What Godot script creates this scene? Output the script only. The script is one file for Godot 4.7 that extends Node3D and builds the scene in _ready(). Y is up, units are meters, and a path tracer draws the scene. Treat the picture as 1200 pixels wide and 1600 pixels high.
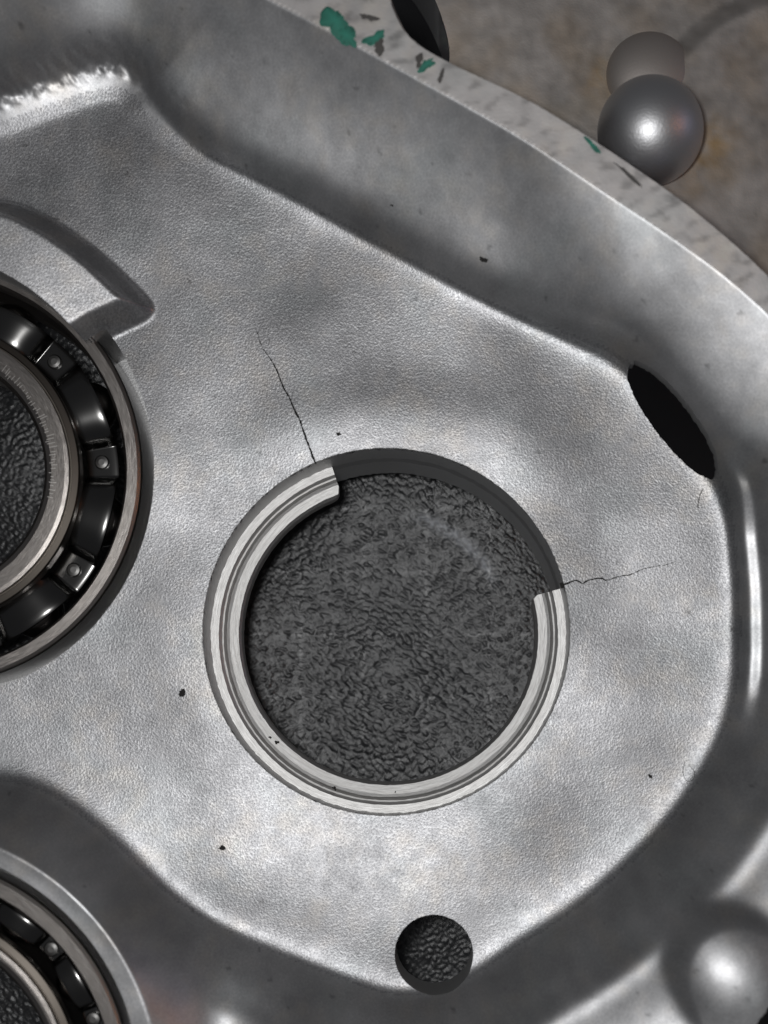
extends Node3D
# A crankcase half lying on black leather, seen from above by the light of a phone's flash.
# All lengths in this file are millimetres; MM turns them into metres. x right, y up, z towards the bottom of the picture.
# The bottom plate of the casting is y = 0.

const MM := 0.001
const RIM := 13.0            # height of the mating rim above the plate
const BOSS := 12.0           # height of the lower bearing boss
const LEATHER := -25.0
const CELL := 0.3
const X0 := -64.0
const Z0 := -74.0
const NX := 416
const NZ := 510

var rng := RandomNumberGenerator.new()
var taken := {}
var mat := {}
var n_wave := FastNoiseLite.new()
var n_cast := FastNoiseLite.new()
var n_chip := FastNoiseLite.new()
var n_stain := FastNoiseLite.new()
var n_stain2 := FastNoiseLite.new()
var n_dot := FastNoiseLite.new()

var curve_base: PackedVector2Array
var curve_rim: PackedVector2Array
var curve_outer: PackedVector2Array
var curve_pad: PackedVector2Array
var buckets := {}
var cracks: Array[PackedVector2Array] = []
var crack_width: Array[float] = [0.27, 0.21]

const BORE := Vector2(0.33, 15.32)
const BORE_R := 23.4
const BEARING_A := Vector2(-58.35, -5.30)
const BEARING_B := Vector2(-58.24, 70.95)
const DRAIN := Vector2(6.36, 56.23)
const SLOT := Vector2(36.40, -11.16)
const BOLT := Vector2(43.97, 58.71)


func _ready() -> void:
	rng.seed = 7
	_camera_and_light()
	_noises()
	_materials()
	_curves()
	var case_half := thing("crankcase_half", "cracked grey cast aluminium crankcase half with an empty round bearing bore", "crankcase")
	_casting(case_half)
	_bore(case_half)
	_outside(case_half)
	_residue(case_half)
	_bearings()
	_leather()
	_litter()


func _camera_and_light() -> void:
	var cam := Camera3D.new()
	cam.name = "camera"
	cam.projection = Camera3D.PROJECTION_FRUSTUM
	cam.near = 0.01
	cam.far = 5.0
	cam.position = Vector3(7.33, 200.0, 26.98) * MM
	cam.rotation_degrees = Vector3(-90, 0, 0)
	var high := 1600.0 / 12.27 * cam.near / 200.0
	cam.size = high
	cam.frustum_offset = Vector2(-7.33, 26.98) * cam.near / 200.0
	var lens := CameraAttributesPhysical.new()
	lens.frustum_focal_length = 18.0
	lens.frustum_focus_distance = 0.208
	lens.exposure_aperture = 5.4
	lens.frustum_near = 0.01
	lens.frustum_far = 5.0
	cam.attributes = lens
	add_child(cam)
	cam.current = true

	var w := WorldEnvironment.new()
	w.name = "environment"
	var e := Environment.new()
	e.background_mode = Environment.BG_COLOR
	e.background_color = Color(0.065, 0.066, 0.07).linear_to_srgb()
	e.tonemap_mode = Environment.TONE_MAPPER_LINEAR
	e.tonemap_exposure = 1.0
	e.sdfgi_enabled = true
	e.ssao_enabled = true
	e.ssil_enabled = true
	w.environment = e
	add_child(w)

	# the phone's flash, a finger's breadth to the left of the lens and a little above it
	var flash := OmniLight3D.new()
	flash.name = "phone_flash"
	flash.position = Vector3(7.33 - 17.0, 203.0, 26.98 - 9.0) * MM
	flash.light_color = Color(1.0, 1.0, 1.0)
	flash.light_energy = 0.0172
	flash.light_size = 0.0025
	flash.omni_range = 3.0
	flash.omni_attenuation = 2.0
	flash.shadow_enabled = true
	add_child(flash)

	# what is left of the room: a grey window and a warm lamp far off to the right, which the domed stud mirrors
	var window := AreaLight3D.new()
	window.name = "room_window"
	window.position = Vector3(0.75, 0.26, -0.12)
	window.light_color = Color(0.72, 0.82, 1.0)
	window.area_size = Vector2(0.3, 0.3)
	window.light_energy = 0.012
	window.area_range = 4.0
	window.shadow_enabled = true
	add_child(window)
	window.look_at_from_position(window.position, Vector3(0.03, 0, -0.03), Vector3.UP)
	var lamp := OmniLight3D.new()
	lamp.name = "room_lamp"
	lamp.position = Vector3(0.6, 0.42, -0.05)
	lamp.light_color = Color(1.0, 0.62, 0.35)
	lamp.light_size = 0.05
	lamp.light_energy = 0.012
	lamp.omni_range = 4.0
	lamp.omni_attenuation = 2.0
	lamp.shadow_enabled = true
	add_child(lamp)


# ---------------------------------------------------------------- helpers

func numbered(called: String) -> String:
	var n: int = taken.get(called, 0)
	taken[called] = n + 1
	return called if n == 0 else "%s_%03d" % [called, n]


func thing(called: String, label: String, category: String, at := Vector3.ZERO, group := "") -> Node3D:
	var o := Node3D.new()
	o.name = numbered(called)
	o.position = at * MM
	add_child(o, true)
	tag(o, label, category, group)
	return o


func tag(o: Node3D, label: String, category: String, group := "") -> void:
	o.set_meta("label", label)
	o.set_meta("category", category)
	if group != "":
		o.set_meta("group", group)


func part(called: String, mesh: Mesh, m: Material, parent: Node, label := "") -> MeshInstance3D:
	var o := MeshInstance3D.new()
	var n := called
	var k := 0
	while parent.has_node(NodePath(n)):
		k += 1
		n = "%s_%03d" % [called, k]
	o.name = n
	o.mesh = mesh
	o.material_override = m
	if label != "":
		o.set_meta("label", label)
	parent.add_child(o, true)
	return o


class Soup:
	# triangles gathered with their own normals; lengths in millimetres
	var v := PackedVector3Array()
	var n := PackedVector3Array()
	var uv := PackedVector2Array()
	var c := PackedColorArray()
	var index := PackedInt32Array()

	func add(p: Vector3, nn: Vector3, t := Vector2.ZERO, col := Color.WHITE) -> int:
		v.append(p * 0.001)
		n.append(nn)
		uv.append(t)
		c.append(col)
		return v.size() - 1

	func tri(a: int, b: int, d: int) -> void:
		# turned so that the face looks the way its normals do
		var f := (v[b] - v[a]).cross(v[d] - v[a])
		if f.dot(n[a] + n[b] + n[d]) > 0.0:
			index.append(a); index.append(d); index.append(b)
		else:
			index.append(a); index.append(b); index.append(d)

	func quad(a: int, b: int, d: int, e: int) -> void:
		tri(a, b, d)
		tri(a, d, e)

	func mesh() -> ArrayMesh:
		var m := ArrayMesh.new()
		var a := []
		a.resize(Mesh.ARRAY_MAX)
		a[Mesh.ARRAY_VERTEX] = v
		a[Mesh.ARRAY_NORMAL] = n
		a[Mesh.ARRAY_TEX_UV] = uv
		a[Mesh.ARRAY_COLOR] = c
		a[Mesh.ARRAY_INDEX] = index
		m.add_surface_from_arrays(Mesh.PRIMITIVE_TRIANGLES, a)
		return m


# a turned shape: profile of (radius, height) pairs, each step of it a crisp face; from angle a0 to a1 in degrees
func lathe(profile: Array, segs := 160, a0 := 0.0, a1 := 360.0, rough := 0.0, caps := false) -> ArrayMesh:
	var s := Soup.new()
	var run := 0.0
	for k in profile.size() - 1:
		var p: Vector2 = profile[k]
		var q: Vector2 = profile[k + 1]
		var d := (q - p)
		var nr := Vector2(-d.y, d.x).normalized()
		var row := []
		for i in segs + 1:
			var a := deg_to_rad(lerpf(a0, a1, float(i) / segs))
			var o := Vector2(cos(a), sin(a))
			var nn := Vector3(o.x * nr.x, nr.y, o.y * nr.x)
			var wob := 0.0 if rough == 0.0 else n_chip.get_noise_2d(a * 40.0, p.x * 9.0 + p.y) * rough
			var wob2 := 0.0 if rough == 0.0 else n_chip.get_noise_2d(a * 40.0, q.x * 9.0 + q.y) * rough
			var u := a * 4.0
			row.append([s.add(Vector3(o.x * (p.x + wob), p.y + wob * 0.6, o.y * (p.x + wob)), nn, Vector2(u, run)), s.add(Vector3(o.x * (q.x + wob2), q.y + wob2 * 0.6, o.y * (q.x + wob2)), nn, Vector2(u, run + d.length()))])
		for i in segs:
			s.quad(row[i][0], row[i][1], row[i + 1][1], row[i + 1][0])
		run += d.length()
	return s.mesh()


func smooth(a: float, b: float, x: float) -> float:
	var t := clampf((x - a) / (b - a), 0.0, 1.0)
	return t * t * (3.0 - 2.0 * t)


func hinge(x: float, w: float) -> float:
	return 0.5 * (x + sqrt(x * x + w * w))


func catmull(pts: PackedVector2Array, closed: bool, parts := 4) -> PackedVector2Array:
	var out := PackedVector2Array()
	var n := pts.size()
	for i in (n if closed else n - 1):
		var a := pts[(i - 1 + n) % n] if closed or i > 0 else pts[0] * 2.0 - pts[1]
		var b := pts[i]
		var c := pts[(i + 1) % n]
		var d := pts[(i + 2) % n] if closed or i + 2 < n else c * 2.0 - b
		for k in parts:
			out.append(b.cubic_interpolate(c, a, d, float(k) / parts))
	if not closed:
		out.append(pts[n - 1])
	return out


# signed distance to a line of points, positive on its left as z points down the picture; only the near pieces are looked at
func side(key: String, line: PackedVector2Array, p: Vector2, closed: bool) -> float:
	var cell := Vector2i((p / 4.0).floor())
	var table: Dictionary = buckets[key]
	if not table.has(cell):
		var mid := (Vector2(cell) + Vector2(0.5, 0.5)) * 4.0
		var far := PackedFloat32Array()
		var least := 1e9
		var n := line.size() if closed else line.size() - 1
		for i in n:
			var g := Geometry2D.get_closest_point_to_segment(mid, line[i], line[(i + 1) % line.size()]).distance_to(mid)
			far.append(g)
			least = minf(least, g)
		var near := PackedInt32Array()
		for i in n:
			if far[i] < least + 6.0:
				near.append(i)
		table[cell] = near
	var best := 1e9
	var sign_ := 1.0
	for i in table[cell]:
		var a := line[i]
		var b := line[(i + 1) % line.size()]
		var ab := b - a
		var ap := p - a
		var t := clampf(ap.dot(ab) / ab.length_squared(), 0.0, 1.0)
		var d := (ap - ab * t).length_squared()
		if d < best - 1e-9:
			best = d
			sign_ = 1.0 if ab.cross(ap) < 0.0 else -1.0
	return sqrt(best) * sign_


# ---------------------------------------------------------------- noises, textures, materials

func noise(n: FastNoiseLite, seed_: int, period: float, octaves := 1, kind := FastNoiseLite.TYPE_SIMPLEX_SMOOTH) -> FastNoiseLite:
	n.seed = seed_
	n.noise_type = kind
	n.frequency = 1.0 / period
	n.fractal_type = FastNoiseLite.FRACTAL_FBM if octaves > 1 else FastNoiseLite.FRACTAL_NONE
	n.fractal_octaves = octaves
	return n


func _noises() -> void:
	noise(n_wave, 3, 27.0, 1)
	noise(n_cast, 11, 5.0, 3)
	noise(n_chip, 21, 1.2, 3)
	noise(n_stain, 31, 14.0, 5)
	noise(n_stain2, 41, 4.0, 4)
	noise(n_dot, 47, 1.9)


func picture(n: FastNoiseLite, size: int) -> Image:
	return n.get_seamless_image(size, size, false, false, 0.15, true)


# lays the grey values of a noise between two colours, through a curve that widens or narrows the middle
func tinted(im: Image, low: Color, high: Color, gain := 1.0) -> ImageTexture:
	var lut := PackedColorArray()
	for i in 256:
		lut.append(low.lerp(high, clampf((i / 255.0 - 0.5) * gain + 0.5, 0.0, 1.0)))
	var data := im.get_data()
	var out := PackedByteArray()
	out.resize(data.size() * 3)
	for i in data.size():
		var c := lut[data[i]]
		out[i * 3] = int(c.r * 255.0)
		out[i * 3 + 1] = int(c.g * 255.0)
		out[i * 3 + 2] = int(c.b * 255.0)
	return ImageTexture.create_from_image(Image.create_from_data(im.get_width(), im.get_height(), false, Image.FORMAT_RGB8, out))


func relief(im: Image, strength: float) -> ImageTexture:
	var c: Image = im.duplicate()
	c.convert(Image.FORMAT_RGBA8)
	c.bump_map_to_normal_map(strength)
	return ImageTexture.create_from_image(c)


func metal(albedo: Color, roughness: float, metallic := 1.0) -> StandardMaterial3D:
	var m := StandardMaterial3D.new()
	m.albedo_color = albedo.linear_to_srgb()
	m.metallic = metallic
	m.roughness = roughness
	return m


func world_mapped(m: StandardMaterial3D, tile: float) -> void:
	m.uv1_triplanar = true
	m.uv1_world_triplanar = true
	m.uv1_scale = Vector3.ONE * (1000.0 / tile)
	m.uv1_triplanar_sharpness = 3.0


func _materials() -> void:
	# blasted casting skin: fine pebbles a third of a millimetre across
	var g := picture(noise(FastNoiseLite.new(), 5, 15.0, 3), 1024)
	var pits := picture(noise(FastNoiseLite.new(), 6, 19.0, 1, FastNoiseLite.TYPE_CELLULAR), 1024)
	g.convert(Image.FORMAT_L8)
	pits.convert(Image.FORMAT_L8)
	var a := g.get_data()
	var b := pits.get_data()
	for i in a.size():
		a[i] = (a[i] * 5 + b[i] * 3) >> 3
	var grain := Image.create_from_data(1024, 1024, false, Image.FORMAT_L8, a)
	var grain_n := relief(grain, 3.2)
	var fine_n := relief(grain, 1.2)
	var blot := picture(noise(FastNoiseLite.new(), 8, 160.0, 7), 1024)
	blot.convert(Image.FORMAT_L8)
	var blot_rough := tinted(blot, Color(0.41, 0.41, 0.41), Color(0.47, 0.47, 0.47), 1.0)
	var salt := tinted(grain, Color(0.7, 0.7, 0.71), Color(1, 1, 1), 1.6)

	var cast := metal(Color(0.6, 0.6, 0.605), 1.0)
	cast.roughness_texture = blot_rough
	cast.metallic = 0.9
	cast.albedo_texture = salt
	cast.normal_enabled = true
	cast.normal_texture = grain_n
	cast.normal_scale = 0.45
	cast.vertex_color_use_as_albedo = true
	world_mapped(cast, 20.0)
	mat.cast = cast

	var smooth_cast := cast.duplicate()
	smooth_cast.normal_texture = fine_n
	smooth_cast.normal_scale = 0.17
	smooth_cast.albedo_texture = tinted(grain, Color(0.84, 0.84, 0.845), Color(1, 1, 1), 1.4)
	smooth_cast.metallic = 0.9
	mat.wall = smooth_cast

	var rim := metal(Color(0.78, 0.755, 0.74), 0.6)
	rim.vertex_color_use_as_albedo = true
	rim.normal_enabled = true
	rim.normal_texture = fine_n
	rim.normal_scale = 0.5
	world_mapped(rim, 20.0)
	mat.rim = rim

	# turned faces: fine rings
	var ring_noise := noise(FastNoiseLite.new(), 9, 6.0, 3)
	var rings := Image.create(64, 512, false, Image.FORMAT_L8)
	for y in 512:
		for x in 64:
			var t := x / 64.0 * TAU
			rings.set_pixel(x, y, Color.WHITE * clampf(0.5 + 0.55 * ring_noise.get_noise_3d(cos(t) * 5.0, sin(t) * 5.0, y), 0.0, 1.0))
	var turned := metal(Color(0.52, 0.52, 0.515), 0.48)
	turned.albedo_texture = tinted(rings, Color(0.84, 0.83, 0.82), Color(1, 1, 1), 1.4)
	turned.normal_enabled = true
	turned.normal_texture = relief(rings, 3.0)
	turned.normal_scale = 0.35
	turned.uv1_scale = Vector3(0.3, 0.2, 1)
	mat.turned = turned

	var bore := metal(Color(0.58, 0.58, 0.58), 0.5)
	bore.normal_enabled = true
	bore.normal_texture = fine_n
	world_mapped(bore, 20.0)
	mat.bore = bore

	var grime := metal(Color(0.016, 0.015, 0.014), 0.85, 0.0)
	mat.grime = grime
	mat.ground = metal(Color(0.36, 0.35, 0.345), 0.22)

	var steel := metal(Color(0.38, 0.36, 0.345), 0.34)
	steel.albedo_texture = tinted(rings, Color(0.82, 0.8, 0.78), Color(1, 1, 1), 1.2)
	steel.normal_enabled = true
	steel.normal_texture = relief(rings, 2.0)
	steel.normal_scale = 0.35
	steel.uv1_scale = Vector3(0.3, 0.4, 1)
	mat.steel = steel
	mat.varnish = metal(Color(0.15, 0.133, 0.115), 0.42)
	mat.cage = metal(Color(0.13, 0.128, 0.125), 0.2)
	mat.ball = metal(Color(0.55, 0.55, 0.55), 0.06)
	mat.rivet = metal(Color(0.15, 0.147, 0.143), 0.42)
	mat.etch = metal(Color(0.75, 0.72, 0.68), 0.35)

	var outer := metal(Color(0.55, 0.515, 0.485), 0.6, 0.8)
	outer.vertex_color_use_as_albedo = true
	outer.normal_enabled = true
	outer.normal_texture = fine_n
	outer.normal_scale = 0.4
	world_mapped(outer, 26.0)
	mat.outer = outer
	var boss := outer.duplicate()
	boss.albedo_color = Color(0.42, 0.385, 0.36).linear_to_srgb()
	mat.boss = boss
	var stud := metal(Color(0.62, 0.62, 0.63), 0.46)
	stud.normal_enabled = true
	stud.normal_texture = fine_n
	stud.normal_scale = 0.6
	world_mapped(stud, 26.0)
	mat.stud = stud

	var green := metal(Color(0.04, 0.26, 0.19), 0.7, 0.0)
	green.vertex_color_use_as_albedo = true
	mat.green = green
	mat.soot = metal(Color(0.09, 0.085, 0.08), 0.7, 0.0)

	var leather := metal(Color(0.4, 0.42, 0.45), 0.3, 0.0)
	leather.metallic_specular = 0.6
	leather.vertex_color_use_as_albedo = true
	leather.normal_enabled = true
	leather.normal_texture = relief(g, 3.0)
	leather.normal_scale = 0.7
	world_mapped(leather, 9.0)
	mat.leather = leather
	mat.scratch = metal(Color(0.8, 0.8, 0.8), 0.4)
	mat.hair = metal(Color(0.02, 0.018, 0.016), 0.6, 0.0)


# ---------------------------------------------------------------- the casting

func _curves() -> void:
	# edge of the flat plate, round by the left
	curve_base = catmull(PackedVector2Array([Vector2(-122.25, -30.97), Vector2(-81.50, -40.75), Vector2(-58.68, -46.21), Vector2(-48.90, -47.27), Vector2(-41.16, -49.80), Vector2(-35.45, -51.59), Vector2(-32.60, -51.51), Vector2(-30.56, -49.06), Vector2(-24.45, -44.66), Vector2(-13.04, -39.12), Vector2(-0.81, -32.60), Vector2(13.04, -25.26), Vector2(22.82, -21.19), Vector2(29.34, -18.09), Vector2(35.04, -12.22), Vector2(40.34, -4.89), Vector2(42.22, -0.81), Vector2(43.03, 4.89), Vector2(43.60, 13.04), Vector2(43.03, 22.82), Vector2(39.53, 31.78), Vector2(33.41, 40.34), Vector2(24.45, 48.49), Vector2(16.30, 53.79), Vector2(11.41, 57.05), Vector2(6.52, 59.33), Vector2(0.81, 59.66), Vector2(-6.52, 57.29), Vector2(-13.85, 54.36), Vector2(-22.00, 50.53), Vector2(-27.71, 46.45), Vector2(-32.60, 41.56), Vector2(-38.30, 36.84), Vector2(-43.19, 33.90), Vector2(-48.90, 32.84), Vector2(-58.68, 33.82), Vector2(-81.50, 40.75), Vector2(-122.25, 57.05)]), true)
	curve_rim = catmull(PackedVector2Array([Vector2(-113.83, -84.35), Vector2(-68.11, -79.02), Vector2(-33.81, -69.11), Vector2(-13.24, -59.21), Vector2(0.48, -51.97), Vector2(15.72, -43.43), Vector2(27.15, -35.97), Vector2(34.77, -30.86), Vector2(42.39, -25.15), Vector2(48.48, -18.82), Vector2(53.82, -7.39), Vector2(57.25, 9.37), Vector2(57.63, 28.42), Vector2(56.10, 55.09), Vector2(55.34, 93.20)]), false)
	curve_outer = catmull(PackedVector2Array([Vector2(-113.83, -98.83), Vector2(-37.62, -83.59), Vector2(-13.24, -69.11), Vector2(-0.29, -63.02), Vector2(1.39, -58.45), Vector2(3.52, -54.79), Vector2(8.10, -51.82), Vector2(18.77, -46.63), Vector2(30.96, -38.79), Vector2(38.58, -33.15), Vector2(46.20, -26.29), Vector2(53.82, -17.68), Vector2(59.91, -7.39), Vector2(62.96, 9.37), Vector2(63.72, 28.42), Vector2(62.20, 55.09), Vector2(61.44, 93.20)]), false)
	curve_pad = catmull(PackedVector2Array([Vector2(-89.65, -26.08), Vector2(-73.35, -35.86), Vector2(-59.49, -39.12), Vector2(-48.90, -38.96), Vector2(-43.19, -37.33), Vector2(-37.08, -33.58), Vector2(-32.19, -29.34), Vector2(-29.34, -26.24), Vector2(-29.67, -24.45), Vector2(-32.19, -23.06), Vector2(-35.45, -21.52), Vector2(-39.12, -19.56), Vector2(-53.79, -14.67), Vector2(-73.35, -13.04)]), true)
	for key in ["base", "rim", "outer", "pad"]:
		buckets[key] = {}
	for line: Array in [[Vector2(-8.80, -6.36), Vector2(-9.21, -7.50), Vector2(-9.78, -8.96), Vector2(-10.27, -10.43), Vector2(-10.59, -11.41), Vector2(-11.41, -13.04), Vector2(-12.06, -14.59), Vector2(-12.63, -15.48), Vector2(-13.04, -16.46), Vector2(-13.53, -17.77), Vector2(-14.02, -18.74), Vector2(-14.67, -19.72), Vector2(-15.32, -20.54), Vector2(-15.73, -21.52), Vector2(-15.89, -22.17), Vector2(-16.22, -23.15)], [Vector2(22.49, 9.37), Vector2(23.31, 9.13), Vector2(23.88, 8.88), Vector2(24.37, 8.72), Vector2(24.86, 8.88), Vector2(25.26, 9.13), Vector2(25.67, 8.88), Vector2(26.24, 8.64), Vector2(27.30, 8.44), Vector2(27.79, 8.48), Vector2(28.12, 8.72), Vector2(28.69, 8.64), Vector2(29.34, 8.39), Vector2(30.56, 8.07), Vector2(31.13, 8.07), Vector2(31.78, 7.82), Vector2(32.60, 7.42), Vector2(33.25, 7.21), Vector2(34.23, 7.01), Vector2(35.04, 6.85), Vector2(35.53, 6.85), Vector2(36.35, 6.60), Vector2(37.49, 6.19)]]:
		cracks.append(PackedVector2Array(line))


# distances that shape the casting at a spot: from the plate's edge, the rim, the pad
func wall_height(p: Vector2, sb: float, sr: float) -> float:
	var soft := smooth(-20.0, -34.0, p.x) * smooth(-30.0, -42.0, p.y)   # a wide, crusty root at the top left
	var low := smooth(14.0, 30.0, p.y)
	var u := hinge(sb - 1.1 - 0.4 * low - 2.6 * soft, 0.7 + 0.4 * low)
	var shelf := soft * 0.42 * (hinge(sb + 0.3, 0.6) - hinge(sb - 3.2, 0.6))
	shelf += soft * (0.22 * n_cast.get_noise_2dv(p * 2.5) + 0.16 * n_chip.get_noise_2dv(p * 0.9)) * smooth(1.8, 3.0, sb) * smooth(6.0, 4.2, sb)
	# the right wall has a narrow turned ledge in it
	var right := smooth(28.0, 38.0, p.x) * smooth(-9.0, -3.0, p.y) * (1.0 - smooth(20.0, 32.0, p.y))
	u -= right * 0.93 * (hinge(u - 1.3, 0.3) - hinge(u - 2.9, 0.3))
	# towards the rim
	var v := maxf(-sr, 0.0)
	var t := u / (u + v + 0.001)
	var open_out := smooth(14.0, 31.0, p.x) * smooth(4.0, -5.0, p.y)   # towards the slot the wall leans far back
	var ha := RIM * lerpf(t * (1.0 - 0.28 * (1.0 - t)), 0.42 * (1.0 - exp(-u / 1.1)) + 0.58 * t, open_out) if sr < 0.0 else RIM
	ha += (1.0 - open_out) * 3.0 * (1.0 - exp(-u / 1.5)) * (1.0 - t)
	# the wall at the far left climbs higher, to the next bay
	ha += smooth(-29.0, -47.0, p.x) * smooth(-38.0, -50.0, p.y) * 0.65 * u * (1.0 - smooth(0.6, 1.0, t))
	# the lower bearing boss
	var dc := maxf(p.distance_to(BEARING_B) - 31.7, 0.0)
	var tb := u / (u + dc + 0.001)
	var hb := BOSS * tb * (1.0 + 0.45 * (1.0 - tb))
	# the bottom right, rising past a gutter to a bolt boss
	var hc := 10.0 * (1.0 - exp(-u / 5.5)) + 0.3 * u
	hc += 0.5 * exp(-pow((u - 8.0) / 1.6, 2.0))
	var off := (p - BOLT).rotated(-0.75)
	var rb := Vector2(off.x * 0.9, off.y * 1.06).length() + 0.9 * n_wave.get_noise_2dv(p * 1.6 + Vector2(40, 0))
	var cap := 17.0 - 0.045 * rb * rb - 6.0 * smooth(6.5, 13.0, rb) - 0.5 * pow(maxf(0.0, rb - 11.0), 2.0)
	hc = 0.5 * (hc + cap + sqrt((hc - cap) * (hc - cap) + 3.0))
	var wc := smooth(14.0, 34.0, p.y) * smooth(-26.0, -8.0, p.x)
	var wb := (1.0 - smooth(-26.0, -8.0, p.x)) * smooth(0.0, 14.0, p.y)
	return lerpf(lerpf(ha, hb, wb), hc, wc) + shelf


func bump(p: Vector2, at: Vector2, wide: float, long_: float, turn: float, high: float) -> float:
	var d := (p - at).rotated(-turn)
	return high * exp(-0.5 * (d.x * d.x / (long_ * long_) + d.y * d.y / (wide * wide)))


func plate_height(p: Vector2, sp: float) -> float:
	var h := 0.38 * n_wave.get_noise_2dv(p) + 0.008 * n_cast.get_noise_2dv(p)
	# the plate is very slightly dished
	h += 0.0003 * (p - Vector2(4.0, 22.0)).length_squared()
	# the shallow swellings of the casting round the bore
	var r := p.distance_to(BORE)
	h += 0.35 * exp(-pow((r - 28.0) / 5.0, 2.0)) * smooth(-10.0, -30.0, p.y - BORE.y)
	# the pad that holds the upper bearing
	h += smooth(0.3, -3.2, sp) * (4.0 + 0.11 * maxf(-4.0, (p - Vector2(-36.67, -26.89)).dot(Vector2(-0.5, -0.86))))
	return h


func height(p: Vector2) -> Array:
	var sb := side("base", curve_base, p, true)
	var sr := side("rim", curve_rim, p, false)
	var sp := side("pad", curve_pad, p, true)
	return [plate_height(p, sp) * lerpf(smooth(9.0, 0.0, sb), clampf(sr / minf(sr - maxf(sb, 0.0), -0.001), 0.0, 1.0), smooth(14.0, 4.0, p.y)) + wall_height(p, sb, sr) + 0.03 * n_cast.get_noise_2dv(p * 0.7) * smooth(0.0, 3.0, sb), sb, sr, sp]


func crack_gap(p: Vector2, k: int) -> float:
	var line := cracks[k]
	var best := 1e9
	var along := 0.0
	for i in line.size() - 1:
		var q := Geometry2D.get_closest_point_to_segment(p, line[i], line[i + 1])
		var d := q.distance_to(p)
		if d < best:
			best = d
			along = (i + 0.5) / (line.size() - 1)
	var wide := crack_width[k] * (1.0 - 0.75 * along) * (1.0 + 0.9 * n_chip.get_noise_2d(p.x * 1.5 + 90.0, p.y * 1.5))
	return best - wide * 0.5


const OPEN := 50.0

# [how far outside every opening, which opening is the nearest]
func opening(p: Vector2, sp: float, so: float) -> Vector2:
	var best := OPEN
	var which := 0.0
	var rag := n_chip.get_noise_2dv(p * 1.4)
	var f := p.distance_to(BORE) - BORE_R + 0.09 * rag
	if f < best:
		best = f; which = 1.0
	var ra := p.distance_to(BEARING_A)
	f = minf(ra - 26.1, maxf(ra - 29.2, -sp - 1.0)) + 0.05 * rag
	if f < best:
		best = f; which = 2.0
	f = p.distance_to(BEARING_B) - 29.6
	if f < best:
		best = f; which = 3.0
	f = p.distance_to(DRAIN) - 5.0 + 0.06 * rag
	if f < best:
		best = f; which = 4.0
	var q := (p - SLOT).rotated(-0.92)
	f = (sqrt(q.x * q.x / (8.9 * 8.9) + q.y * q.y / (2.05 * 2.05)) - 1.0) * 2.05 + 0.12 * rag
	if f < best:
		best = f; which = 5.0
	f = -so + 0.05 * rag
	if f < best:
		best = f; which = 6.0
	# the ragged edge of the casting in the far corner
	f = (Vector2(44.72, 60.76) - p).dot(Vector2(0.80, 0.6)) + 0.25 * rag
	if f < best:
		best = f; which = 7.0
	return Vector2(best, which)


func stain(p: Vector2, rim: float) -> Color:
	var a := n_stain.get_noise_2dv(p)
	var b := n_stain2.get_noise_2dv(p)
	var k := 0.82 + 0.22 * a + 0.12 * b
	if rim > 0.0:
		var c := n_stain2.get_noise_2d(p.x * 0.9 + p.y * 1.6, p.y * 0.9 - p.x * 0.5 + 70.0)
		k = 0.95 - 0.34 * smooth(0.0, 0.6, c) + 0.16 * b
	# specks of dirt bitten into the skin
	if rim <= 0.0:
		var dot := n_dot.get_noise_2dv(p)
		k *= 1.0 - 0.4 * smooth(0.86, 0.94, dot)
	var cool := clampf(-2.0 * n_stain.get_noise_2d(p.x - 120.0, p.y + 30.0), 0.0, 1.0)
	var brown := clampf(b * 0.7 + n_stain.get_noise_2d(p.x + 300.0, p.y) * 0.8, 0.0, 1.0)
	return Color(k * (1.0 - 0.02 * cool), k * (1.0 - 0.05 * brown), k * (1.0 - 0.12 * brown))


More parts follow.
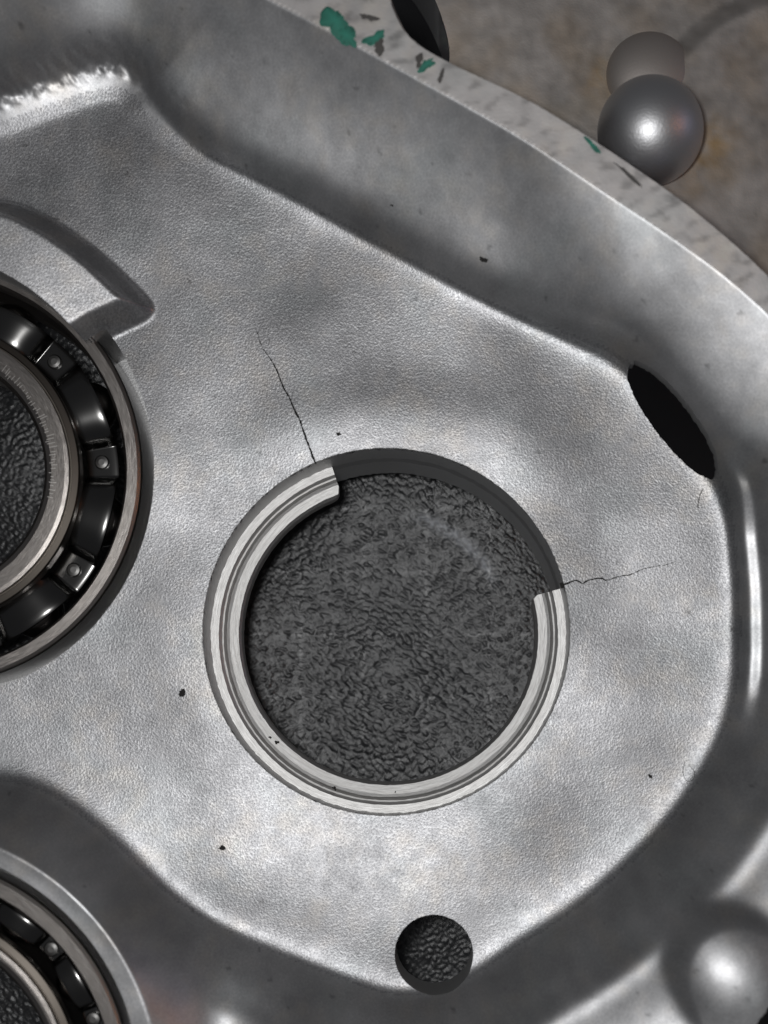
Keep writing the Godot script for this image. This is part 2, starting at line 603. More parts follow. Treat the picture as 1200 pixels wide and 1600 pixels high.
func _casting(root: Node3D) -> void:
	var count := NX * NZ
	var h := PackedFloat32Array(); h.resize(count)
	var open := PackedFloat32Array(); open.resize(count)
	var which := PackedByteArray(); which.resize(count)
	var region := PackedByteArray(); region.resize(count)
	var from_rim := PackedFloat32Array(); from_rim.resize(count)
	var col := PackedColorArray(); col.resize(count)
	var gap := PackedByteArray(); gap.resize(count)
	for j in NZ:
		for i in NX:
			var p := Vector2(X0 + i * CELL, Z0 + j * CELL)
			var k := j * NX + i
			var so := side("outer", curve_outer, p, false)
			if so > 2.0:
				open[k] = -so
				which[k] = 6
				continue
			var a := height(p)
			h[k] = a[0]
			from_rim[k] = a[2]
			var o := opening(p, a[3], so)
			open[k] = o.x
			which[k] = int(o.y)
			col[k] = stain(p, a[2])
			var kind := 0
			if a[1] > 1.3:
				kind = 1
				if a[2] > 0.0:
					kind = 2
				elif p.distance_to(BOLT) < 10.5:
					kind = 5
				elif p.x < -17.0 and p.y > 20.0:
					kind = 4
			elif a[3] < 0.0:
				kind = 3
			region[k] = kind
			for c in 2:
				var near := (p.x > -17.5 and p.x < -7.5 and p.y > -24.5 and p.y < -5.0) if c == 0 else (p.x > 21.0 and p.x < 39.0 and p.y > 4.5 and p.y < 11.0)
				if near and crack_gap(p, c) < 0.55:
					gap[k] = c + 1
	var soups := []
	for i in 6:
		soups.append(Soup.new())
	var skirts := {}
	var normals := PackedVector3Array(); normals.resize(count)
	for j in range(1, NZ - 1):
		for i in range(1, NX - 1):
			var k := j * NX + i
			normals[k] = Vector3(h[k - 1] - h[k + 1], 2.0 * CELL, h[k - NX] - h[k + NX]).normalized()
	var made := []
	for i in 6:
		var row := PackedInt32Array()
		row.resize(count)
		row.fill(-1)
		made.append(row)
	for j in range(1, NZ - 2):
		for i in range(1, NX - 2):
			var k := j * NX + i
			var ks := [k, k + 1, k + NX + 1, k + NX]
			if open[k] <= 0.0 and open[k + 1] <= 0.0 and open[k + NX] <= 0.0 and open[k + NX + 1] <= 0.0:
				continue
			var reg := region[k]
			var s: Soup = soups[reg]
			if gap[k] and (gap[k + 1] or gap[k + NX]):
				_fine_cell(s, i, j, h, normals, col, gap[k] - 1, open, skirts)
				continue
			var beyond := 0
			for q: int in ks:
				beyond += 1 if from_rim[q] > 0.0 else 0
			if beyond > 0 and beyond < 4:
				# the arris between wall and rim is cut along its true line
				for t in [[0, 1, 2], [0, 2, 3]]:
					var inside := []
					var outside := []
					for e in 3:
						var q: int = ks[t[e]]
						var at := Vector3(X0 + (q % NX) * CELL, h[q], Z0 + (q / NX) * CELL)
						inside.append([at, normals[q], col[q], -from_rim[q], 0])
						outside.append([Vector3(at.x, maxf(at.y, RIM - 0.05), at.z), Vector3.UP, col[q], from_rim[q], 0])
					_clip(soups[1], inside, skirts)
					_clip(soups[2], outside, skirts)
				continue
			if open[k] > 0.0 and open[k + 1] > 0.0 and open[k + NX] > 0.0 and open[k + NX + 1] > 0.0:
				var ids := []
				for q: int in ks:
					if made[reg][q] < 0:
						made[reg][q] = s.add(Vector3(X0 + (q % NX) * CELL, h[q], Z0 + (q / NX) * CELL), normals[q], Vector2.ZERO, col[q])
					ids.append(made[reg][q])
				s.quad(ids[0], ids[1], ids[2], ids[3])
				continue
			for t in [[0, 1, 2], [0, 2, 3]]:
				var poly := []
				for e in 3:
					var q: int = ks[t[e]]
					poly.append([Vector3(X0 + (q % NX) * CELL, h[q], Z0 + (q / NX) * CELL), normals[q], col[q], open[q], which[q]])
				_clip(s, poly, skirts)
	var names := ["bottom_plate", "side_wall", "mating_rim", "bearing_pad", "bearing_boss", "bolt_boss"]
	for i in 6:
		if soups[i].index.size():
			part(names[i], soups[i].mesh(), [mat.cast, mat.wall, mat.rim, mat.cast, mat.wall, mat.wall][i], root)
	# the sides of the openings
	var called := {1: "bore_edge", 2: "bearing_recess", 3: "boss_recess", 4: "drain_hole", 5: "oil_slot", 6: "outer_side", 7: "broken_edge", 8: "crack", 9: "crack"}
	var low := {1: -0.6, 2: -13.5, 3: 5.0, 4: -8.0, 5: -14.0, 6: -24.0, 7: -24.0, 8: -0.5, 9: -0.5}
	var look := {1: mat.bore, 2: mat.bore, 3: mat.bore, 4: mat.bore, 5: mat.bore, 6: mat.wall, 7: mat.wall, 8: mat.grime, 9: mat.grime}
	for w: int in skirts:
		if not called.has(w):
			continue
		var s := Soup.new()
		for e: Array in skirts[w]:
			var a: Vector3 = e[0]
			var b: Vector3 = e[1]
			var d := b - a
			if d.length() < 0.0005:
				continue
			var na := _out_of(w, a)
			var nb := _out_of(w, b)
			var la: float = a.y - 2.2 if w == 5 else low[w]   # the slot breaks through a thin wall into the hollow behind
			var lb: float = b.y - 2.2 if w == 5 else low[w]
			s.quad(s.add(a, na), s.add(b, nb), s.add(Vector3(b.x, lb, b.z), nb), s.add(Vector3(a.x, la, a.z), na))
		if w >= 8:
			# the dark bottom of the crack
			var line := cracks[w - 8]
			for i in line.size() - 1:
				var d := (line[i + 1] - line[i]).normalized().orthogonal() * 0.35
				var a := line[i]
				var b := line[i + 1]
				s.quad(s.add(Vector3(a.x + d.x, -0.42, a.y + d.y), Vector3.UP), s.add(Vector3(b.x + d.x, -0.42, b.y + d.y), Vector3.UP), s.add(Vector3(b.x - d.x, -0.42, b.y - d.y), Vector3.UP), s.add(Vector3(a.x - d.x, -0.42, a.y - d.y), Vector3.UP))
		part(called[w], s.mesh(), look[w], root, ["crooked hairline crack running up from the bore", "jagged crack running right from the bore"][w - 8] if w >= 8 else "")
	# ledges that the bearings sit in
	var ledge := part("bearing_seat", lathe([Vector2(27.3, -18.0), Vector2(27.3, -13.2), Vector2(29.6, -13.2)], 160), mat.bore, root)
	ledge.position = Vector3(BEARING_A.x, 0, BEARING_A.y) * MM
	var seat := part("bearing_seat", lathe([Vector2(28.4, -4.0), Vector2(28.4, 5.6), Vector2(30.0, 5.6)], 160), mat.bore, root)
	seat.position = Vector3(BEARING_B.x, 0, BEARING_B.y) * MM


# which way the side of an opening looks: into the opening
func _out_of(w: int, a: Vector3) -> Vector3:
	var p := Vector2(a.x, a.z)
	var c := p
	match w:
		1: c = BORE
		2: c = BEARING_A
		3: c = BEARING_B
		4: c = DRAIN
		5:
			var q := (p - SLOT).rotated(-0.92)
			q = Vector2(q.x / 79.0, q.y / 5.3).normalized().rotated(0.92)
			return Vector3(-q.x, 0, -q.y)
		6: return Vector3(0.5, 0, -0.86)
		7: return Vector3(0.8, 0, 0.6)
		8: return Vector3(0.9, 0, -0.4)
		9: return Vector3(0.2, 0, 0.97)
	var d := (c - p).normalized()
	return Vector3(d.x, 0, d.y)


# keeps the part of a triangle that lies outside the openings and notes the cut edge
func _clip(s: Soup, poly: Array, skirts: Dictionary) -> void:
	var out := []
	var cut := []
	var w := 0
	for e in 3:
		var a: Array = poly[e]
		var b: Array = poly[(e + 1) % 3]
		if a[3] > 0.0:
			out.append(a)
		else:
			w = a[4]
		if (a[3] > 0.0) != (b[3] > 0.0):
			var t: float = a[3] / (a[3] - b[3])
			var m := [a[0].lerp(b[0], t), a[1].lerp(b[1], t).normalized(), a[2].lerp(b[2], t), 0.0, 0]
			out.append(m)
			cut.append(m[0])
	if out.size() < 3:
		return
	var ids := []
	for v: Array in out:
		ids.append(s.add(v[0], v[1], Vector2.ZERO, v[2]))
	for i in range(1, ids.size() - 1):
		s.tri(ids[0], ids[i], ids[i + 1])
	if cut.size() == 2:
		if not skirts.has(w):
			skirts[w] = []
		skirts[w].append(cut)


# a cell that a crack runs through, cut finer
func _fine_cell(s: Soup, i: int, j: int, h: PackedFloat32Array, normals: PackedVector3Array, col: PackedColorArray, c: int, open: PackedFloat32Array, skirts: Dictionary) -> void:
	const N := 5
	var k := j * NX + i
	var grid := []
	for b in N + 1:
		for a in N + 1:
			var u := float(a) / N
			var v := float(b) / N
			var p := Vector3(X0 + (i + u) * CELL, lerpf(lerpf(h[k], h[k + 1], u), lerpf(h[k + NX], h[k + NX + 1], u), v), Z0 + (j + v) * CELL)
			var nn := normals[k].lerp(normals[k + 1], u).lerp(normals[k + NX].lerp(normals[k + NX + 1], u), v).normalized()
			var f := crack_gap(Vector2(p.x, p.z), c)
			var w := 8 + c
			var o := lerpf(lerpf(open[k], open[k + 1], u), lerpf(open[k + NX], open[k + NX + 1], u), v)
			if o < f:
				f = o
				w = 1
			grid.append([p, nn, col[k], f, w])
	for b in N:
		for a in N:
			var q := b * (N + 1) + a
			_clip(s, [grid[q], grid[q + 1], grid[q + N + 2]], skirts)
			_clip(s, [grid[q], grid[q + N + 2], grid[q + N + 1]], skirts)


func _bore(root: Node3D) -> void:
	var at := Vector3(BORE.x, 0, BORE.y) * MM
	var up := part("bore_wall", lathe([Vector2(25.0, -17.0), Vector2(23.0, -17.0), Vector2(23.1, -8.2), Vector2(23.4, -7.2), Vector2(23.4, -0.5)], 300, 0, 360, 0.13), mat.bore, root)
	up.position = at
	# the retaining lip: open at the top right, two lands with a groove between
	var s := Soup.new()
	var prof := [Vector2(23.5, -6.9), Vector2(22.35, -6.95), Vector2(21.95, -7.25), Vector2(21.75, -7.3), Vector2(21.3, -7.0), Vector2(20.9, -6.92), Vector2(19.75, -7.15), Vector2(19.4, -7.5), Vector2(19.35, -9.6), Vector2(23.5, -9.6)]
	var segs := 260
	var a0 := -15.2
	var a1 := 251.5
	var run := 0.0
	for k in prof.size() - 1:
		var p: Vector2 = prof[k]
		var q: Vector2 = prof[k + 1]
		var d := q - p
		var nr := Vector2(d.y, -d.x).normalized()
		var ids := []
		for i in segs + 1:
			var t := lerpf(a0, a1, float(i) / segs)
			var o := Vector2(cos(deg_to_rad(t)), sin(deg_to_rad(t)))
			var pair := []
			for m in 2:
				var e: Vector2 = p if m == 0 else q
				var r := e.x
				# rounded corner at the upper end, a chipped one at the right end
				var back := (a1 - t) * PI / 180.0 * 20.0
				var fore := (t - a0) * PI / 180.0 * 20.0
				if r < 21.3 and back < 1.3:
					r = maxf(r, 19.4 + 1.3 - sqrt(maxf(0.0, 1.69 - (1.3 - back) * (1.3 - back))))
				if r < 21.3 and fore < 0.9:
					r = maxf(r, 19.4 + 0.9 - sqrt(maxf(0.0, 0.81 - (0.9 - fore) * (0.9 - fore))) + 0.3 * n_chip.get_noise_2d(t * 6.0, 3.0))
				r += 0.05 * n_chip.get_noise_2d(t * 2.0, e.x * 5.0)
				pair.append(s.add(Vector3(o.x * r, e.y, o.y * r), Vector3(o.x * nr.x, nr.y, o.y * nr.x), Vector2(t * 0.07, run + d.length() * m)))
			ids.append(pair)
		for i in segs:
			s.quad(ids[i][0], ids[i][1], ids[i + 1][1], ids[i + 1][0])
		run += d.length()
	for t: float in [a0, a1]:
		var o := Vector2(cos(deg_to_rad(t)), sin(deg_to_rad(t)))
		var nn := Vector3(-o.y, 0, o.x) * (1.0 if t > 0.0 else -1.0)
		var inner := 20.6
		var ids := []
		for e: Vector2 in [Vector2(23.5, -6.9), Vector2(22.1, -7.2), Vector2(21.2, -6.9), Vector2(inner, -7.0), Vector2(inner, -9.6), Vector2(23.5, -9.6)]:
			ids.append(s.add(Vector3(o.x * e.x, e.y, o.y * e.x), nn))
		for i in range(1, 5):
			s.tri(ids[0], ids[i], ids[i + 1])
	var lip := part("retaining_lip", s.mesh(), mat.turned, root)
	lip.position = at


# ---------------------------------------------------------------- what lies beyond the rim

func _outside(root: Node3D) -> void:
	var s := Soup.new()
	var nx := 150
	var nz := 150
	var step := 0.5
	var from := Vector2(-6.0, -84.0)
	var far := func(p: Vector2) -> float:
		var arc := p.distance_to(Vector2(54.49, -46.73)) - 21.0
		var h := -4.0 + 0.3 * n_wave.get_noise_2dv(p * 0.9) + 0.03 * n_cast.get_noise_2dv(p)
		h += 1.8 * smooth(1.6, -1.6, arc) - 0.05 * (p.x - 30.0) * smooth(2.0, -8.0, arc)
		var disc := p.distance_to(Vector2(34.47, -57.32))
		h += 0.0 * disc
		return h
	var grid := []
	for j in nz:
		for i in nx:
			var p := from + Vector2(i, j) * step
			var y: float = far.call(p)
			var n := Vector3(far.call(p - Vector2(0.3, 0)) - far.call(p + Vector2(0.3, 0)), 0.6, far.call(p - Vector2(0, 0.3)) - far.call(p + Vector2(0, 0.3))).normalized()
			var k := 0.8 + 0.22 * n_stain.get_noise_2dv(p * 1.6) + 0.2 * n_stain2.get_noise_2dv(p * 1.5)
			var rust := clampf(0.2 + 1.6 * n_stain.get_noise_2d(p.x * 1.2 + 77.0, p.y * 1.2), 0.0, 1.0)
			# rust crept out from under the stud
			for spot: Vector2 in [Vector2(42.42, -48.34), Vector2(28.53, -57.07), Vector2(39.76, -44.18)]:
				rust += 2.2 * exp(-p.distance_squared_to(spot) / 11.0) * clampf(0.75 + 0.9 * n_stain2.get_noise_2dv(p * 1.3), 0.0, 1.2)
			grid.append(s.add(Vector3(p.x, y, p.y), n, Vector2.ZERO, Color(k, k * (1.0 - 0.07 * rust), k * (1.0 - 0.16 * rust))))
	var edge := {}
	var hole := Vector2(4.01, -66.21)
	for j in nz - 1:
		for i in nx - 1:
			var p := from + Vector2(i, j) * step
			var k := j * nx + i
			if side("outer", curve_outer, p, false) < -5.0:
				continue
			for t: Array in [[k, k + 1, k + nx + 1], [k, k + nx + 1, k + nx]]:
				var poly := []
				for e: int in t:
					var pq := s.v[e] * 1000.0
					var qq := (Vector2(pq.x, pq.z) - hole).rotated(-1.15)
					poly.append([pq, s.n[e], s.c[e], (sqrt(pow(qq.x / 9.0, 2.0) + pow(qq.y / 2.6, 2.0)) - 1.0) * 2.6, 1])
				if poly[0][3] > 0.0 and poly[1][3] > 0.0 and poly[2][3] > 0.0:
					s.tri(t[0], t[1], t[2])
				else:
					_clip(s, poly, edge)
	var wall := Soup.new()
	for e: Array in edge.get(1, []):
		var a: Vector3 = e[0]
		var b: Vector3 = e[1]
		var n := Vector3(hole.x - a.x, 0, hole.y - a.z).normalized()
		wall.quad(wall.add(a, n), wall.add(b, n), wall.add(Vector3(b.x, -16, b.z), n), wall.add(Vector3(a.x, -16, a.z), n))
	part("bolt_hole", wall.mesh(), mat.bore, root)
	part("outer_flange", s.mesh(), mat.outer, root, "brown-stained dull casting beyond the rim")
	var cap := SphereMesh.new()
	cap.radius = 5.7 * MM
	cap.height = 6.4 * MM
	cap.radial_segments = 64
	cap.rings = 32
	var low_boss := part("round_boss", cap, mat.boss, root, "low round boss half hidden behind the domed stud")
	low_boss.position = Vector3(Vector2(34.39, -57.32).x, -4.5, Vector2(34.39, -57.32).y) * MM
	# the domed stud that stands there
	var dome := SphereMesh.new()
	dome.radius = 6.7 * MM
	dome.height = 13.4 * MM
	dome.radial_segments = 64
	dome.rings = 32
	var o := part("domed_stud", dome, mat.stud, root, "smooth grey domed stud standing beyond the rim")
	var at := Vector2(33.77, -48.11)
	o.position = Vector3(at.x, 1.0, at.y) * MM


func blob(at: Vector2, y: float, size: float, long_: float, turn: float, seed_: float, thick := 0.12) -> ArrayMesh:
	var s := Soup.new()
	var mid := s.add(Vector3(at.x, y + thick, at.y), Vector3.UP)
	var n := 36
	var ring := []
	var foot := []
	for i in n:
		var a := TAU * i / n
		var r := size * (1.0 + 1.1 * n_cast.get_noise_2d(cos(a) * 2.4 + seed_ * 7.0, sin(a) * 2.4))
		var d := Vector2(cos(a) * r * long_, sin(a) * r).rotated(turn)
		var worn := clampf(1.0 + 0.9 * n_chip.get_noise_2d(at.x + d.x * 2.0, at.y + d.y * 2.0), 0.4, 1.8)
		ring.append(s.add(Vector3(at.x + d.x * 0.85, y + thick * 0.8, at.y + d.y * 0.85), Vector3(d.x * 0.1, 1, d.y * 0.1).normalized(), Vector2.ZERO, Color(worn * 0.75, worn * 0.62, worn * 0.62)))
		foot.append(s.add(Vector3(at.x + d.x, y, at.y + d.y), Vector3(d.x, 0.6, d.y).normalized()))
	for i in n:
		s.tri(mid, ring[i], ring[(i + 1) % n])
		s.quad(ring[i], foot[i], foot[(i + 1) % n], ring[(i + 1) % n])
	return s.mesh()


func _residue(root: Node3D) -> void:
	for b: Array in [[Vector2(-5.24, -56.77), 1.5, 1.15, 1.2], [Vector2(-4.02, -55.02), 0.95, 1.5, 0.7], [Vector2(-0.51, -54.64), 0.8, 1.7, -0.4], [Vector2(5.66, -51.66), 0.6, 1.7, -0.5], [Vector2(25.32, -42.06), 0.35, 3.4, 0.8]]:
		part("sealant_residue", blob(b[0], RIM, b[1], b[2], b[3], b[0].x, 0.1), mat.green, root, "smear of old green sealant on the rim")
	# bright scratches in the skin of the casting
	for line: Array in [[Vector2(38.63, 11.25), Vector2(38.88, 12.06), Vector2(39.20, 13.04)], [Vector2(36.27, 7.58), Vector2(36.51, 8.31), Vector2(36.76, 9.05)], [Vector2(-17.93, -23.96), Vector2(-16.95, -23.80), Vector2(-16.30, -23.47)], [Vector2(-10.59, -34.88), Vector2(-13.04, -32.44), Vector2(-15.89, -29.18)], [Vector2(24.86, 17.11), Vector2(25.10, 18.74)], [Vector2(13.04, 40.75), Vector2(14.02, 41.73), Vector2(14.75, 43.19)]]:
		var pts := PackedVector3Array()
		for q: Vector2 in catmull(PackedVector2Array(line), false, 5):
			pts.append(Vector3(q.x, height(q)[0] - 0.012, q.y))
		part("scratch", tube(pts, 0.045 if pts[0].z > -20.0 or pts[0].x < -10.0 else 0.02), mat.scratch, root)
	for b: Array in [[Vector2(-1.43, -57.15), 0.4, 2.2, 0.2], [Vector2(-0.29, -53.72), 0.7, 1.2, 1.9], [Vector2(4.67, -51.82), 0.5, 1.6, 1.9], [Vector2(7.33, -50.22), 0.3, 2.4, 1.9], [Vector2(29.81, -38.25), 0.22, 9.0, 0.72]]:
		part("gasket_remnant", blob(b[0], RIM, b[1], b[2], b[3], b[0].x, 0.08), mat.soot, root, "dark scrap of gasket on the rim")


# ---------------------------------------------------------------- bearings

func bearing(o: Node3D, ro: float, ri: float, shoulder_o: float, shoulder_i: float, wide: float, balls: int, pitch: float, ball_r: float, first: float, etched: bool) -> void:
	var so := shoulder_o
	var si := shoulder_i
	part("outer_ring", lathe([Vector2(so - 0.3, -wide), Vector2(so - 0.2, -wide * 0.68), Vector2(so + 0.9, -wide * 0.5), Vector2(so + 0.1, -wide * 0.28), Vector2(so, -0.5), Vector2(so + 0.35, 0.0), Vector2(ro - 0.55, 0.0), Vector2(ro - 0.15, -0.25), Vector2(ro, -0.7)], 200), mat.steel, o)
	part("ground_side", lathe([Vector2(ro, -0.7), Vector2(ro, -wide)], 200), mat.ground, o)
	var inner := part("inner_ring", lathe([Vector2(si, -1.2), Vector2(si - 0.1, -wide * 0.26), Vector2(si - 1.4, -wide * 0.5), Vector2(si - 0.6, -wide)], 200), mat.steel, o)
	part("ring_face", lathe([Vector2(ri, -wide), Vector2(ri, -1.0), Vector2(ri + 0.5, -0.25), Vector2(ri + 1.1, 0.0), Vector2(si - 1.7, 0.0), Vector2(si - 1.2, -0.06), Vector2(si - 1.15, -0.6)], 200), mat.steel, inner)
	part("ring_shoulder", lathe([Vector2(si - 1.15, -0.6), Vector2(si - 1.15, -0.9), Vector2(si - 1.0, -0.9), Vector2(si - 0.85, -0.45), Vector2(si - 0.15, -0.75), Vector2(si, -1.2)], 200), mat.varnish, inner, "brown varnished shoulder of the inner ring")
	# pressed cage: flats with rivets between humps over the balls
	var s := Soup.new()
	var half := (so - si) * 0.5 - 0.85
	var mid := -wide * 0.5
	var flat_y := mid + 1.0
	var space := TAU / balls
	var hump := minf(space * pitch * 0.36, ball_r + 1.7)
	var shape := func(a: float, r: float) -> float:
		var d: float = absf(wrapf(a - first, -space * 0.5, space * 0.5)) * pitch
		var e := (r - pitch) / half
		return flat_y + (ball_r - 0.55) * sqrt(maxf(0.0, 1.0 - pow(d / hump, 2.2))) * (1.0 - 0.1 * e * e)
	var na := balls * 48
	var rows := []
	for i in na + 1:
		var a := TAU * i / na
		var row := []
		for k in 9:
			var r := pitch + half * (k / 4.0 - 1.0)
			var y: float = shape.call(a, r)
			var dy: float = (shape.call(a + 0.008, r) - shape.call(a - 0.008, r)) / (0.016 * r)
			var e := (k / 4.0 - 1.0)
			var n := (Vector3(sin(a), 0, -cos(a)) * dy + Vector3.UP + Vector3(cos(a), 0, sin(a)) * 0.35 * pow(e, 5.0)).normalized()
			row.append(s.add(Vector3(cos(a) * r, y, sin(a) * r), n))
		for k: int in [0, 8]:
			var r := pitch + half * (k / 4.0 - 1.0)
			var y: float = shape.call(a, r)
			var n := Vector3(cos(a), 0, sin(a)) * (1.0 if k else -1.0)
			row.append(s.add(Vector3(cos(a) * r, y, sin(a) * r), n))
			row.append(s.add(Vector3(cos(a) * r, y - 0.7, sin(a) * r), n))
		rows.append(row)
	for i in na:
		var a: Array = rows[i]
		var b: Array = rows[i + 1]
		for k in 8:
			s.quad(a[k], a[k + 1], b[k + 1], b[k])
		s.quad(a[9], a[10], b[10], b[9])
		s.quad(a[11], a[12], b[12], b[11])
	var cage := part("cage", s.mesh(), mat.cage, o)
	var head := lathe([Vector2(0.0, 0.5), Vector2(0.4, 0.5), Vector2(0.78, 0.42), Vector2(0.95, 0.28), Vector2(0.95, -0.1)], 28)
	var round_ := SphereMesh.new()
	round_.radius = ball_r * MM
	round_.height = 2.0 * ball_r * MM
	round_.radial_segments = 48
	round_.rings = 24
	for i in balls:
		var a := first + space * i
		var ball := part("ball", round_, mat.ball, o)
		ball.position = Vector3(cos(a) * pitch, mid, sin(a) * pitch) * MM
		var b := a + space * 0.5
		var rivet := part("rivet", head, mat.rivet, cage)
		rivet.position = Vector3(cos(b) * pitch, flat_y, sin(b) * pitch) * MM
	if etched:
		# worn etched marks on the inner ring, too rubbed to be read
		var marks := Soup.new()
		var a := -0.95
		while a < 0.2:
			a += rng.randf_range(0.016, 0.04)
			var r0 := ri + rng.randf_range(0.75, 1.2)
			var r1 := r0 + rng.randf_range(0.3, 1.1)
			var w := 0.045
			var d := Vector2(cos(a), sin(a))
			var e := Vector2(-d.y, d.x) * w
			var ids := []
			for q: Vector2 in [d * r0 - e, d * r1 - e, d * r1 + e, d * r0 + e]:
				ids.append(marks.add(Vector3(q.x, 0.012, q.y), Vector3.UP))
			marks.quad(ids[0], ids[1], ids[2], ids[3])
		part("etched_marks", marks.mesh(), mat.etch, inner)


func _bearings() -> void:
	var a := thing("ball_bearing", "large open steel ball bearing with riveted cage, left of the empty bore", "bearing", Vector3(BEARING_A.x, -0.4, BEARING_A.y))
	bearing(a, 27.4, 14.8, 25.2, 19.3, 13.0, 9, 21.3, 3.6, deg_to_rad(-25.3), true)
	var b := thing("ball_bearing", "steel ball bearing in the raised boss at the bottom left corner, with closely spaced balls", "bearing", Vector3(BEARING_B.x, BOSS - 0.9, BEARING_B.y))
	bearing(b, 28.3, 18.9, 25.9, 22.0, 10.0, 15, 24.1, 2.7, deg_to_rad(-30.7), false)


# ---------------------------------------------------------------- the leather below

# evenly fine between two bounds, then ever wider outwards
func _spaced(a: float, b: float) -> PackedFloat32Array:
	var out := PackedFloat32Array()
	var gap := 0.2
	var x := a
	while x > a - 160.0:
		gap *= 1.22
		x -= gap
		out.append(x)
	out.reverse()
	x = a
	while x < b:
		out.append(x)
		x += 0.19
	gap = 0.2
	while x < b + 160.0:
		out.append(x)
		gap *= 1.22
		x += gap
	return out


func _leather() -> void:
	var s := Soup.new()
	var cell := FastNoiseLite.new()
	cell.seed = 51
	cell.noise_type = FastNoiseLite.TYPE_CELLULAR
	cell.cellular_return_type = FastNoiseLite.RETURN_DISTANCE2_SUB
	cell.cellular_jitter = 1.0
	cell.frequency = 1.0 / 0.85
	var warp := noise(FastNoiseLite.new(), 52, 3.0, 2)
	var fold := noise(FastNoiseLite.new(), 53, 1.1, 2)
	var xs := _spaced(-60.0, 48.0)
	var zs := _spaced(-62.0, 76.0)
	var nx := xs.size()
	var nz := zs.size()
	var h := PackedFloat32Array(); h.resize(nx * nz)
	for j in nz:
		for i in nx:
			var p := Vector2(xs[i], zs[j])
			var w := p + Vector2(warp.get_noise_2dv(p), warp.get_noise_2d(p.x + 50.0, p.y)) * 0.35
			var drawn := smooth(34.0, 14.0, p.distance_to(BORE))   # the hide is stretched here: its grain runs in short waves
			w = w.rotated(-0.3)
			w.x *= lerpf(1.0, 0.58, drawn)
			w.y *= lerpf(1.0, 1.3, drawn)
			var c := clampf(cell.get_noise_2dv(w) + 1.0, 0.0, 1.0)
			var roll := maxf(0.0, p.dot(Vector2(0.75, -0.66)) - 15.0)   # the cushion's edge falls away under the slot
			h[j * nx + i] = 0.24 * pow(minf(1.0, c * 1.7), 0.8) + 0.05 * fold.get_noise_2dv(w * 1.3) + 0.9 * n_wave.get_noise_2dv(p) - minf(0.1 * roll * roll if roll < 14.0 else 19.6 + 2.8 * (roll - 14.0), 300.0)
	for j in nz:
		for i in nx:
			var k := j * nx + i
			var n := Vector3.UP
			if i > 0 and j > 0 and i < nx - 1 and j < nz - 1:
				n = Vector3((h[k - 1] - h[k + 1]) / (xs[i + 1] - xs[i - 1]), 1.0, (h[k - nx] - h[k + nx]) / (zs[j + 1] - zs[j - 1])).normalized()
			var p := Vector2(xs[i], zs[j])
			# pale scuff left by the ring that lay here
			var r := p.distance_to(Vector2(-0.55, 13.87))
			var ang := (p - Vector2(-0.55, 13.87)).angle()
			var scuff := exp(-pow((r - 17.0) / 0.8, 2.0)) * smooth(-1.5, -1.1, ang) * smooth(-0.3, -0.65, ang) * clampf(0.7 + n_chip.get_noise_2dv(p) * 1.2, 0.0, 1.0)
			var g := 1.0 + 13.0 * scuff + 0.25 * n_stain2.get_noise_2dv(p)
			g /= 20.0   # vertex colours stop at one
			s.add(Vector3(p.x, LEATHER + h[k], p.y), n, Vector2.ZERO, Color(g, g, g))
	for j in nz - 1:
		for i in nx - 1:
			var k := j * nx + i
			s.index.append_array([k, k + 1, k + nx + 1, k, k + nx + 1, k + nx])
	var o := MeshInstance3D.new()
	o.name = "leather_surface"
	o.mesh = s.mesh()
	o.material_override = mat.leather
	o.set_meta("kind", "structure")
	o.set_meta("label", "black pebble-grained leather under the casting")
	add_child(o, true)


# ---------------------------------------------------------------- lint and dirt

func tube(line: PackedVector3Array, r: float) -> ArrayMesh:
	var s := Soup.new()
	var rows := []
	for i in line.size():
		var d := (line[mini(i + 1, line.size() - 1)] - line[maxi(i - 1, 0)]).normalized()
		var e := d.cross(Vector3.UP).normalized()
		var f := e.cross(d)
		var row := []
		for k in 6:
			var a := TAU * k / 6
			var n := e * cos(a) + f * sin(a)
			row.append(s.add(line[i] + n * r, n))
		rows.append(row)
	for i in line.size() - 1:
		for k in 6:
			s.quad(rows[i][k], rows[i + 1][k], rows[i + 1][(k + 1) % 6], rows[i][(k + 1) % 6])
	return s.mesh()


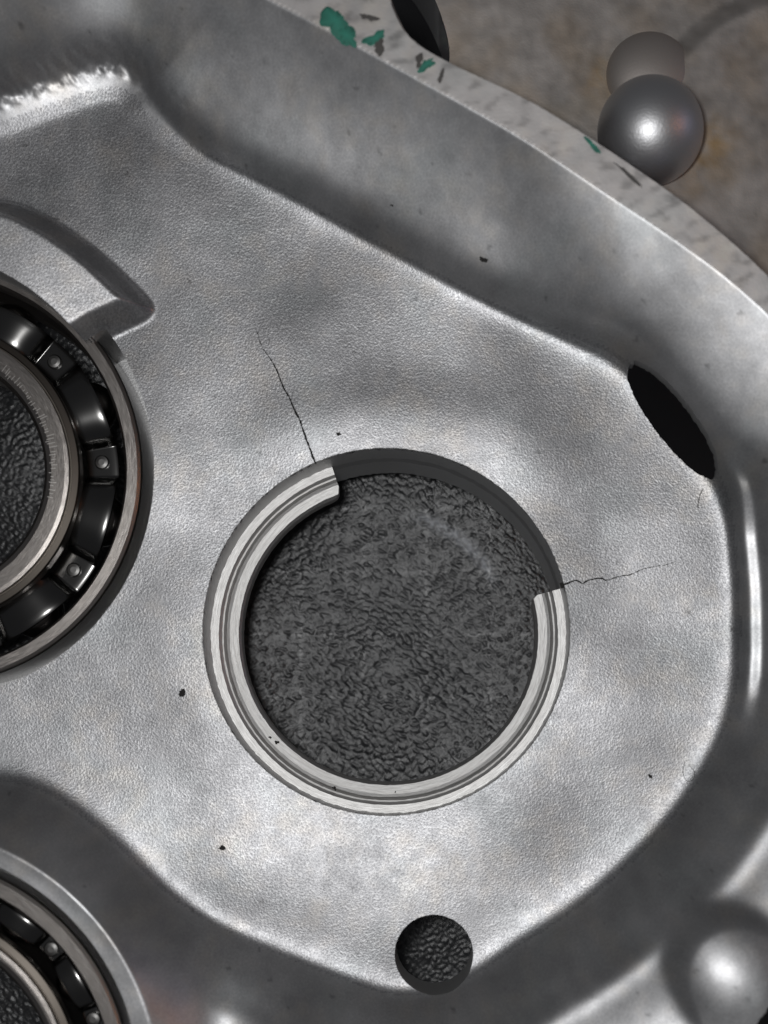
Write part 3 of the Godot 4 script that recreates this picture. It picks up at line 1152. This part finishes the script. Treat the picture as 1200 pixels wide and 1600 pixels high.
func fibre(pts: Array, lift: float, label: String, r := 0.05) -> void:
	var flat := catmull(PackedVector2Array(pts), false, 6)
	var line := PackedVector3Array()
	for p in flat:
		var a := height(p)
		line.append(Vector3(p.x, a[0] + lift, p.y))
	var o := MeshInstance3D.new()
	o.name = numbered("lint_fibre")
	o.mesh = tube(line, r)
	o.material_override = mat.hair
	add_child(o, true)
	tag(o, label, "fibre")


func speck(p: Vector2, size: float, long_: float, turn: float, label: String, y := 99.0) -> void:
	if y > 90.0:
		y = height(p)[0]
	var o := MeshInstance3D.new()
	o.name = numbered("dirt_speck")
	o.mesh = blob(p, y, size, long_, turn, p.x, size * 0.5)
	o.material_override = mat.grime
	add_child(o, true)
	tag(o, label, "speck")


func _litter() -> void:
	fibre([Vector2(40.51, -2.85), Vector2(40.02, -1.79), Vector2(39.85, -0.41)], 0.05, "short dark fibre on the plate just below the oil slot")
	fibre([Vector2(38.14, 31.78), Vector2(37.98, 33.25), Vector2(38.47, 34.23), Vector2(39.20, 33.99), Vector2(39.36, 33.01), Vector2(38.71, 32.27)], 0.05, "tiny curled fibre beside the lower right edge of the plate", 0.03)
	speck(Vector2(-25.67, 23.06), 0.36, 1.5, 1.2, "black chip on the plate left of the bore's lower lip")
	speck(Vector2(-5.70, -9.86), 0.2, 1.5, 0.1, "small dark speck just above the top of the bore")
	speck(Vector2(12.47, -30.65), 0.34, 1.4, 0.3, "dark speck on the upper wall above the bright wall edge")
	speck(Vector2(1.17, -37.30), 0.13, 1.4, 0.3, "pinpoint dark speck high on the upper wall")
	speck(Vector2(33.82, 33.58), 0.24, 1.2, 0.5, "faint dark speck at the lower right of the plate")
	speck(Vector2(-15.19, 28.75), 0.16, 1.2, 0.4, "dark pit at the lower left of the bore lip", -6.95)
	speck(Vector2(-14.34, 29.42), 0.2, 1.3, 1.4, "larger dark pit at the lower left of the bore lip", -6.95)
	speck(Vector2(-6.84, 35.41), 0.22, 1.4, 0.9, "dark pit at the bottom of the bore lip", -7.0)
	speck(Vector2(1.18, 36.09), 0.16, 1.6, 2.2, "small slanted dark nick at the bottom of the bore lip", -7.02)
	speck(Vector2(-20.62, 42.79), 0.3, 1.3, 0.4, "dark speck on the plate above the lower left boss")
